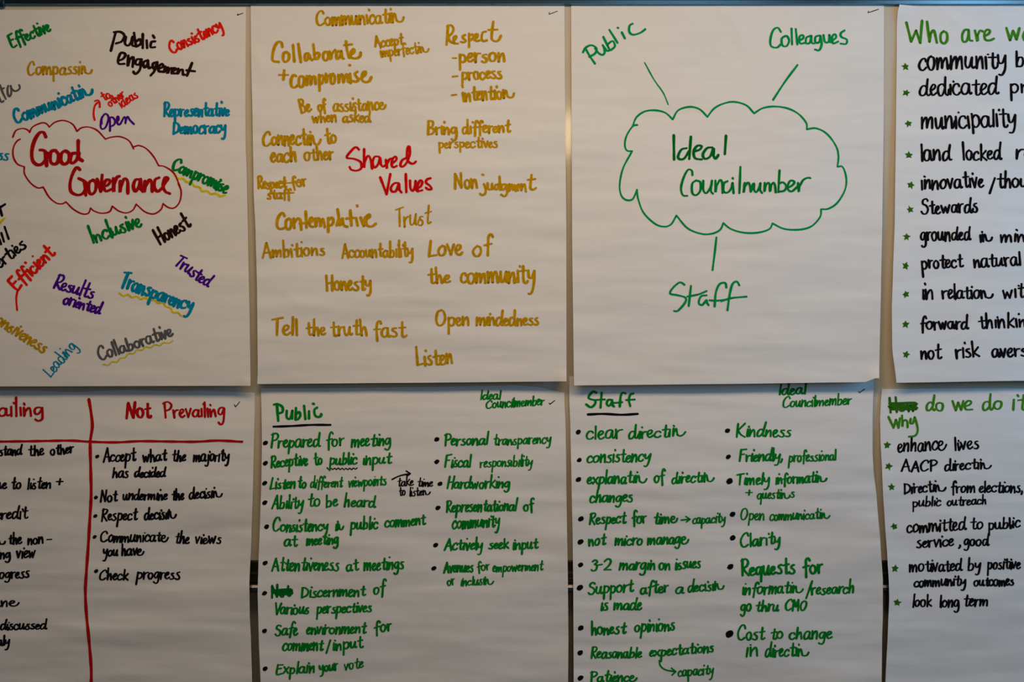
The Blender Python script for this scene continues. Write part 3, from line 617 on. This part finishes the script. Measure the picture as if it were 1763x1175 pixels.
TR(s, 1040, 160, 3.833, '583,542 580,515 555,507 525,560 508,630 520,675 550,680 | 605,580 582,600 582,660 608,675 635,645 635,590 605,578 | 655,580 655,640 675,662 705,620 ^712,580 705,645 718,665 | 735,580 735,655 ^740,620 765,575 780,595 782,660 | 815,583 790,600 790,650 815,658 840,630 ^848,595 855,662 | 848,562 851,566 | 900,490 893,660 | 928,595 922,658 ^930,615 950,592 962,610 968,655 ^980,610 990,597 990,640 1005,655 1025,625 ^1032,597 1030,640 1042,660 | 1060,595 1058,652 ^1065,615 1082,592 1092,605 1096,650 ^1102,610 1118,592 1128,612 1133,657 | 1158,512 1150,655 | 1155,600 1180,590 1202,615 1190,645 1150,653 | 1213,628 1248,605 1255,585 1230,580 1213,610 1215,640 1240,650 1275,620 | 1280,595 1285,652 ^1290,615 1315,575 1345,560 1362,563', 'green', 4.0, label='green handwritten "Councilmember" in the cloud')
TR(s, 980, 380, 3.148, '798,92 788,180 777,268', g, 3.8, 'connecting_line', 'green line below the cloud', 0)
TR(s, 980, 380, 3.148, '625,348 600,335 565,362 547,395 590,405 630,418 628,445 590,488 568,490 | 660,355 648,462 | 640,412 700,400 745,382 | 745,405 715,410 702,445 720,458 745,430 ^746,445 755,458 | 852,362 845,338 815,345 795,390 788,465 | 760,432 800,434 850,428 | 922,350 908,330 885,345 870,400 858,485 | 825,437 880,420 962,412', g, 3.9, label='green handwritten "Staff" below the cloud')
line(s, '1495.4,19 ^1494.4,22 1512.5,16', 'black', 1.3, 'check_mark', 'thin black check mark')
# ---------------- upper right sheet
s = S4; g = 'kelly'; k_ = 'black'
TR(s, 1510, 0, 5.87, '297,228 ^345,420 ^395,310 ^437,432 455,210 | 505,220 ^530,420 ^540,340 575,310 605,430 | 675,315 645,345 645,415 678,440 708,405 705,335 672,318', g, 4.6, label='leaf green handwritten "Who"')
TR(s, 1510, 0, 5.87, '925,300 885,305 860,360 870,420 905,415 925,360 ^925,305 935,400 965,412 | 990,310 1015,415 ^1015,360 1040,310 1070,318 | 1085,365 1130,340 1140,310 1110,300 1085,340 1095,400 1140,408 1182,390', g, 4.4, label='leaf green handwritten "are"')
W(s, 'we', 1732, 71, 1778, 69, 19, g, 4.4, 0, .6)
W(s, 'community', 1581, 120, 1733, 117, 21, k_, 4.1, 0, .5, dk=.7)
W(s, 'bas', 1749, 115, 1794, 114, 15, k_, 4.1, 0, .6)
W(s, 'dedicated', 1582, 164, 1721, 162, 18, k_, 3.9, 0, .6)
W(s, 'pro', 1739, 160, 1788, 159, 16, k_, 3.9, 0, .6)
W(s, 'municipality', 1586, 222, 1750, 217, 20, k_, 4, 0, .5, dk=.6)
W(s, 'land', 1586, 277, 1640, 275, 17, k_, 4, 0, .7)
W(s, 'locked', 1657, 276, 1726, 274, 16, k_, 4, 0, .8)
W(s, 're', 1749, 273, 1780, 272, 16, k_, 4)
W(s, 'innovative', 1586, 326, 1695, 322, 15.5, k_, 4, 0, .8)
W(s, '/', 1704, 328, 1711, 328, 12, k_, 4, 0.05)
W(s, 'thou', 1716, 323, 1772, 322, 14, k_, 4, 0, .8)
W(s, 'Stewards', 1585, 369, 1684, 365, 14, k_, 3.9, 0, .8)
W(s, 'grounded', 1584, 415, 1673, 413, 14.5, k_, 3.8, 0, .6)
W(s, 'iñ', 1687, 416, 1710, 414, 12, k_, 3.8, 0, .8)
W(s, 'mind', 1722, 417, 1784, 415, 13, k_, 3.8, 0, .8)
W(s, 'protect', 1586, 463, 1660, 460, 14, k_, 3.8, 0, .8, dk=1.1)
W(s, 'natural', 1676, 461, 1758, 457, 14, k_, 3.8, 0, .7)
W(s, 'in', 1588, 515, 1607, 515, 14.5, k_, 3.8, 0, 1.3)
W(s, 'relatioñ', 1621, 515, 1711, 512, 14, k_, 3.8, 0, .7)
W(s, 'with', 1726, 513, 1778, 511, 14, k_, 3.8, 0, .7)
W(s, 'forward', 1584, 568, 1669, 566, 13, k_, 3.9, 0, 1.0)
W(s, 'thinking', 1684, 566, 1782, 561, 13, k_, 3.9, 0, .8)
W(s, 'not', 1585, 619, 1623, 617, 14.5, k_, 4, 0, .9)
W(s, 'risk', 1645, 617, 1688, 614, 14, k_, 4, 0, .8)
W(s, 'averse', 1707, 615, 1780, 612, 13, k_, 4, 0, .8)
for i, (x, y) in enumerate([(1559,115),(1560,160),(1564,213),(1565,267),(1568,319),(1567,361),(1561,408),(1559,458),(1560,507),(1559,559),(1560,611)]):
    star(s, x, y, 6.6, 'dkelly' , rot=0.3 * math.sin(i * 2.1))
# ---------------- lower left sheet
s = L1; r_ = 'dred'
W(s, 'vailing', -20, 718, 75, 715, 14, r_, 4.2, 0, 1.1, join_p=0)
W(s, 'Not', 216, 719, 262, 719, 15, r_, 5, 0, .9)
W(s, 'Prevailing', 280, 720, 388, 716, 13, r_, 3.9, 0, 1.0, dk=1.5, join_p=0)
line(s, '403.5,697 ^405.5,701 413,692', 'black', 1.3, 'check_mark', 'thin black check mark')
line(s, '153,688 157,712 159,735 155.5,762 156,800 157,850 155,890 152,940 148.5,990 147,1020 149,1060 153,1100 157,1150 157,1180', r_, 5.4, 'ruled_line', 'dark red vertical dividing line')
line(s, '-20,761 60,760 120,759 155,761 200,762 245,760 330,761 375,759 417,761', r_, 4.2, 'ruled_line', 'dark red horizontal line')
for (t, x0, y0, x1, y1, xh, kk) in [
 ('stand', -2, 785, 40, 783, 9.5, .8), ('the', 49, 785, 77, 783, 9.5, .8), ('other', 86, 784, 129, 780, 10, .7),
 ('ue', -8, 842, 13, 841, 9, 1), ('to', 20, 842, 37, 841, 10, 1), ('listen', 47, 842, 88, 841, 9.5, 1), ('+', 97, 836, 108, 836, 9, 1),
 ('credit', -9, 895, 50, 893, 11, .8), ('ñ', -6, 938, 9, 937, 9, 1), ('the', 15, 938, 39, 936, 10, .8), ('non', 47, 938, 75, 936, 10.5, 1), ('-', 81, 937, 90, 937, 9, 1),
 ('ing', -4, 963, 19, 961, 9, 1), ('view', 28, 961, 62, 960, 11, .8), ('ogress', -2, 996, 52, 995, 10.5, 1), ('unê', -14, 1046, 34, 1044, 9.5, 1),
 ('discussed', 0, 1085, 82, 1083, 9, .8), ('aly', -5, 1112, 18, 1111, 9.5, .8),
 ('Accept', 177, 796, 236, 793, 11.5, 1), ('what', 246, 796, 290, 792, 10.5, .9), ('the', 296, 794, 321, 794, 10, .9), ('majority', 332, 795, 396, 793, 11, .8),
 ('has', 193, 823, 222, 823, 10, .7), ('decided', 231, 822, 287, 821, 9.5, .8),
 ('Not', 172, 864, 204, 863, 10.5, .8), ('undermine', 211, 861, 289, 861, 9.5, 1), ('the', 296, 862, 318, 860, 10, .8), ('decisiñ', 325, 860, 384, 856, 10.5, .8),
 ('Respect', 174, 897, 239, 895, 11, .8), ('decisiñ', 248, 896, 305, 892, 10.5, .8),
 ('Communicatê', 173, 934, 291, 932, 10.5, .7), ('the', 301, 934, 327, 936, 10.5, .8), ('views', 336, 936, 382, 936, 10.5, .7),
 ('you', 176, 958, 204, 957, 10, 1), ('havê', 209, 957, 249, 956, 10.5, .7), ('Check', 171, 999, 222, 999, 10, .8), ('progress', 233, 997, 311, 997, 11.5, .8)]:
    W(s, t, x0, y0, x1, y1, xh, 'black', 3.45, 0.13, kk)
for x, y in [(167.5, 786.5), (165, 857), (164, 889), (163, 925), (165.5, 984)]: blob(s, x, y, 3.4)
# ---------------- lower Public sheet
s = L2; g = 'mgreen'
TR(s, 430, 660, 5.341, '222,198 255,192 300,220 300,265 262,280 | 250,200 262,345 | 340,255 340,315 365,330 385,300 ^392,255 390,325 | 425,230 422,335 | 425,285 455,265 465,300 440,335 418,330 | 500,210 512,330 | 545,260 545,325 | 580,188 592,192 | 620,225 595,245 600,295 630,312 655,300 658,285', g, 4.6, label='green handwritten heading "Public"')
line(s, '471,735 500,734 535,732 569,732', 'black', 3.8, 'underline', 'thick black underline')
for (t, x0, y0, x1, y1, xh, kk) in [
 ('Prepared', 466, 771, 553, 769, 12.5, .9), ('for', 562, 770, 595, 767, 12.5, .9), ('meeting', 604, 770, 674, 766, 12, .9),
 ('Receptive', 466, 805, 531, 801, 10.5, 1), ('to', 541, 801, 556, 799, 10.5, 1), ('public', 566, 801, 616, 799, 10.5, .8), ('input', 625, 800, 677, 797, 10.5, .9),
 ('Listen', 464, 842, 509, 841, 10, .9), ('to', 513, 841, 528, 840, 10, 1), ('different', 534, 840, 592, 838, 9, 1), ('viewpoints', 600, 838, 666, 835, 9.5, .8),
 ('Ability', 467, 876, 524, 875, 11, 1), ('to', 531, 873, 552, 871, 11.5, 1), ('be', 561, 873, 583, 871, 10.5, .9), ('heard', 592, 872, 648, 874, 11, .9),
 ('Consistency', 470, 916, 566, 914, 11.5, 1), ('iñ', 577, 913, 593, 912, 10.5, 1), ('public', 602, 912, 652, 910, 10.5, 1), ('comment', 662, 909, 735, 903, 11, .6),
 ('at', 489, 941, 514, 940, 11, .8), ('meeting', 527, 939, 584, 936, 10.5, .9),
 ('Attentiveness', 467, 984, 585, 982, 12.5, .9), ('at', 596, 984, 620, 981, 12, .8), ('meetings', 626, 983, 697, 979, 12, .9),
 ('Discernment', 518, 1029, 631, 1026, 11, .8), ('of', 643, 1024, 668, 1022, 12, .9),
 ('Various', 474, 1058, 533, 1057, 10.5, .8), ('perspectives', 544, 1056, 641, 1054, 10, .8),
 ('Safe', 473, 1095, 514, 1093, 11, .9), ('environment', 527, 1092, 633, 1090, 10.5, .8), ('for', 645, 1091, 677, 1085, 11.5, .9),
 ('comment', 486, 1121, 559, 1120, 12, .6), ('/', 562, 1121, 567, 1121, 10, 1), ('input', 573, 1120, 627, 1115, 10.5, .9),
 ('Explain', 475, 1161, 542, 1158, 10.5, .8), ('your', 549, 1158, 584, 1153, 10, 1), ('vote', 593, 1154, 627, 1150, 9.5, .8),
 ('Ideal', 827, 688, 864, 687, 8.5, .8), ('Councilmember', 837, 704, 939, 697, 9, .7),
 ('Personal', 765, 767, 843, 765, 10.5, 1), ('transparency', 850, 767, 950, 763, 9.5, 1),
 ('Fiscal', 765, 805, 813, 804, 10.5, .9), ('responsibility', 826, 805, 918, 802, 9.5, .9),
 ('Hardworking', 769, 841, 879, 840, 10.5, .9), ('Representational', 768, 882, 893, 879, 10.5, .9), ('of', 901, 880, 923, 877, 10.5, .9),
 ('community', 778, 911, 862, 906, 12.5, .7), ('Actively', 764, 948, 832, 946, 10.5, .9), ('seek', 840, 946, 877, 944, 10, .7), ('input', 883, 946, 928, 944, 10, .9),
 ('Avenues', 763, 986, 816, 985, 10, 1), ('for', 822, 985, 845, 981, 9.5, .9), ('empowerment', 848, 985, 937, 982, 9, .9),
 ('or', 770, 1009, 785, 1006, 9, 1), ('inclusiñ', 793, 1009, 851, 1006, 9, .6)]:
    W(s, t, x0, y0, x1, y1, xh, g, 3.5 if xh > 9.6 else 2.9, 0.15, kk)
W(s, 'Not', 467, 1030, 503, 1026, 12, 'dgreen', 3.8, 0.06, .8)
line(s, '470,1017 500,1015 ^503,1018 472,1020 ^470,1022 502,1020 ^503,1023 476,1025', 'dgreen', 3.2, 'strike_scribble', 'dark green scribble crossing out a word')
squiggle(s, [(563, 807), (590, 808), (615, 807)], 8, 1.5, 'black', 2.2)
line(s, '675,826 685,821 695,818 706,816.5 | 699.5,811.5 ^706.5,816 701,820', 'black', 2.7, 'arrow', 'black arrow beside take time')
for (t, x0, y0, x1, y1, xh, kk) in [('take', 685, 838, 713, 836, 9.5, .9), ('time', 719, 838, 746, 837, 8, 1.2), ('to', 688, 854, 699, 852, 8.5, .9), ('listeñ', 705, 855, 742, 851, 8.5, 1)]:
    W(s, t, x0, y0, x1, y1, xh * 0.92, 'black', 2.5, 0.15, kk)
for x, y in [(457,763),(457,798),(455.5,832.5),(456,866),(459,907.5),(456.5,970),(455.5,1022),(455.5,1087),(456.5,1152),(752,757),(752,795.5),(757.5,833.5),(754,875),(750,939),(747,979)]: blob(s, x, y, 4.2)
line(s, '945.5,694.5 ^947,696.5 955,690', 'black', 1.7, 'check_mark', 'thin black check mark')
# ---------------- lower Staff sheet
s = L3
TR(s, 975, 660, 5.341, '278,88 245,78 205,125 215,145 265,160 262,195 225,222 182,195 | 325,90 315,225 | 265,155 355,150 | 425,155 385,155 372,190 395,210 425,165 ^425,205 440,215 | 545,95 520,88 500,120 492,215 | 445,182 515,175 | 618,95 590,105 575,155 588,210 | 550,155 630,150', g, 4.2, label='green handwritten heading "Staff"')
line(s, '1012,714 1040,713 1070,714.5 1098,713', 'black', 4, 'underline', 'thick black underline')
for (t, x0, y0, x1, y1, xh, kk) in [
 ('clear', 1009, 757, 1074, 754, 15, .5), ('directiñ', 1082, 756, 1182, 750, 11.5, .9), ('consistency', 1010, 797, 1122, 794, 11.5, .9),
 ('explanatiñ', 1010, 834, 1115, 831, 11, .9), ('of', 1126, 832, 1149, 829, 11, .9), ('directiñ', 1156, 833, 1231, 828, 10.5, .9), ('changes', 1015, 865, 1090, 864, 11.5, .6),
 ('Respect', 1014, 903, 1080, 901, 10.5, .8), ('for', 1089, 903, 1116, 898, 11.5, .9), ('timê', 1126, 902, 1168, 900, 10.5, 1), ('capacity', 1192, 902, 1250, 900, 9.5, .9),
 ('not', 1013, 940, 1046, 938, 11, .9), ('micro', 1058, 940, 1107, 938, 11, .9), ('managê', 1114, 938, 1187, 936, 11, .9),
 ('3-2', 1017, 983, 1054, 981, 11, .8), ('margin', 1065, 981, 1128, 981, 11, .9), ('on', 1134, 982, 1154, 981, 10.5, 1), ('issues', 1162, 981, 1208, 977, 11, .9),
 ('Support', 1012, 1024, 1093, 1018, 11.5, .9), ('after', 1102, 1023, 1153, 1019, 11, .9), ('a', 1164, 1022, 1176, 1022, 11, 1), ('decisiñ', 1184, 1021, 1248, 1014, 10.5, .9),
 ('is', 1034, 1051, 1048, 1051, 12, 1), ('made', 1056, 1050, 1106, 1050, 11, .7), ('honest', 1018, 1094, 1081, 1090, 11.5, .9), ('opinions', 1092, 1089, 1163, 1085, 11.5, .9),
 ('Reasonable', 1017, 1134, 1106, 1132, 10, .8), ('expectations', 1118, 1131, 1230, 1123, 10, .9), ('capacity', 1167, 1165, 1230, 1161, 9.5, .9),
 ('Patiencê', 1016, 1175, 1098, 1173, 10, .9),
 ('Ideal', 1341, 680, 1390, 678, 10, .8), ('Councilmember', 1348, 702, 1468, 696, 9.5, .9),
 ('Kindness', 1267, 752, 1363, 752, 11.5, 1), ('Friendly,', 1272, 795, 1348, 793, 10.5, .9), ('professional', 1356, 796, 1441, 792, 9.5, .9),
 ('Timely', 1268, 835, 1326, 833, 10, 1), ('informatiñ', 1335, 834, 1425, 829, 10.5, .9), ('+', 1284, 855, 1295, 855, 9, 1), ('questiñs', 1303, 860, 1369, 857, 9, .9),
 ('Clarity', 1275, 942, 1345, 936, 11.5, 1),
 ('infomatiñ'.replace('fo', 'for'), 1278, 1024, 1384, 1021, 12, .8), ('/', 1388, 1025, 1395, 1025, 11, 1), ('research', 1396, 1024, 1471, 1021, 11, .9),
 ('go', 1274, 1052, 1294, 1052, 12, .8), ('thru', 1301, 1053, 1342, 1052, 10, .9), ('CMO', 1352, 1052, 1390, 1051, 10, .8),
 ('Cost', 1270, 1103, 1319, 1101, 12.5, 1), ('to', 1327, 1101, 1349, 1100, 12, .8), ('change', 1358, 1101, 1434, 1100, 12, .7),
 ('in', 1284, 1131, 1305, 1130, 14, .6), ('directiñ', 1317, 1132, 1394, 1129, 12.5, .8)]:
    W(s, t, x0, y0, x1, y1, xh, g, 3.6 if xh > 9.6 else 3.0, 0.15, kk)
W(s, 'Open', 1275, 896, 1316, 895, 10, g, 2.9, .1, 1)
W(s, 'communicatiñ', 1325, 896, 1430, 893, 9.5, g, 2.9, .1, 1)
W(s, 'Requests', 1276, 992, 1370, 987, 14, g, 4.4, .05, 1.1)
W(s, 'for', 1383, 990, 1420, 984, 13, g, 4.4, .05, 1)
line(s, '1173,896 1187,894.5 | 1181,890 ^1188,894.5 1182,899', g, 2.8, 'arrow', 'short green arrow before capacity')
line(s, '1135,1138 1137,1147 1146,1154 1163,1157 | 1156,1151 ^1163.5,1157 1157,1163', g, 2.8, 'arrow', 'curved green arrow below expectations')
for x, y, r in [(995.5,744.5,4.3),(997.5,792.5,4),(996,826,4.6),(1000,894,4.8),(999.5,933.5,5),(999.5,973,4.3),(998.5,1012.5,5.2),(1000,1082,4.7),(999,1124.5,4.6),(999.5,1168,4.8),
               (1252.5,742,4.2),(1254,787,4.2),(1256,829,5.4),(1261.5,886,4.8),(1261.5,926.5,4.8),(1257.5,976.5,5.2),(1256,1092,6.6)]: blob(s, x, y, r)
line(s, '1478,674.5 ^1480,676.5 1488.5,670.5', 'black', 1.5, 'check_mark', 'thin black check mark')
# ---------------- lower right sheet
s = L4; g = 'kelly'
W(s, 'How', 1531, 710, 1577, 708, 13, 'dkelly', 4, 0, .9)
line(s, '1531,695 1576,694 ^1577,698 1533,699 ^1532,702 1577,701 ^1577,705 1534,705', 'dkelly', 3.8, 'strike_scribble', 'dark green scribble crossing out a word')
W(s, 'do', 1594, 708, 1625, 707, 14, g, 3.9, 0.05, .8)
TR(s, 1500, 650, 5.875, '822,240 ^855,335 ^880,255 ^910,330 932,240 | 945,295 1000,275 1010,245 975,240 945,280 960,325 1025,325', g, 3.8, label='leaf green handwritten "we"')
W(s, 'do', 1691, 706, 1726, 704, 14, g, 3.9, 0.05, .8)
W(s, 'it', 1743, 706, 1772, 704, 16, g, 3.9, 0.15, .8)
TR(s, 1500, 650, 5.875, '175,400 ^225,510 ^250,430 ^275,510 ^290,415 | 312,388 315,500 ^318,450 345,430 365,450 368,505 | 400,420 395,460 420,465 ^440,405 460,470 470,540 445,590 380,600', g, 3.9, label='leaf green handwritten "why"')
for (t, x0, y0, x1, y1, xh, kk) in [
 ('enhancê', 1545, 778, 1631, 775, 13.5, .6), ('lives', 1644, 776, 1686, 772, 12.5, .8), ('AACP', 1551, 812, 1615, 811, 10.5, .9), ('directiñ', 1626, 811, 1708, 806, 10.5, .9),
 ('Directiñ', 1556, 850, 1630, 845, 10.5, .8), ('from', 1637, 849, 1679, 848, 10.5, .9), ('elections,', 1685, 848, 1761, 848, 10.5, .8),
 ('public', 1571, 873, 1621, 871, 9, .9), ('outreach', 1630, 872, 1698, 868, 8.5, .9),
 ('committed', 1561, 918, 1665, 912, 13, .6), ('to', 1670, 911, 1693, 911, 11, 1), ('public', 1701, 912, 1758, 908, 10.5, .8),
 ('service', 1577, 944, 1643, 940, 11, 1), (',', 1651, 940, 1655, 940, 10, 1), ('good', 1659, 940, 1704, 940, 10, .9),
 ('motivated', 1565, 985, 1658, 983, 12, .7), ('by', 1666, 982, 1690, 981, 11, .8), ('positive', 1699, 981, 1758, 979, 10.5, .7),
 ('community', 1573, 1011, 1664, 1008, 10.5, .7), ('outcomes', 1676, 1010, 1746, 1008, 10, .6),
 ('look', 1571, 1045, 1605, 1045, 11, .9), ('long', 1618, 1045, 1652, 1045, 11, .9), ('term', 1659, 1044, 1701, 1044, 11, .8)]:
    W(s, t, x0, y0, x1, y1, xh, 'black', 3.4 if xh > 9.6 else 2.9, 0.08, kk)
for i, (x, y) in enumerate([(1527.5,767),(1530,803.5),(1535,839),(1539.5,907),(1541,979.5),(1545,1038)]): star(s, x, y, 6.6, 'dkelly', 0.3 * math.sin(i * 1.7))
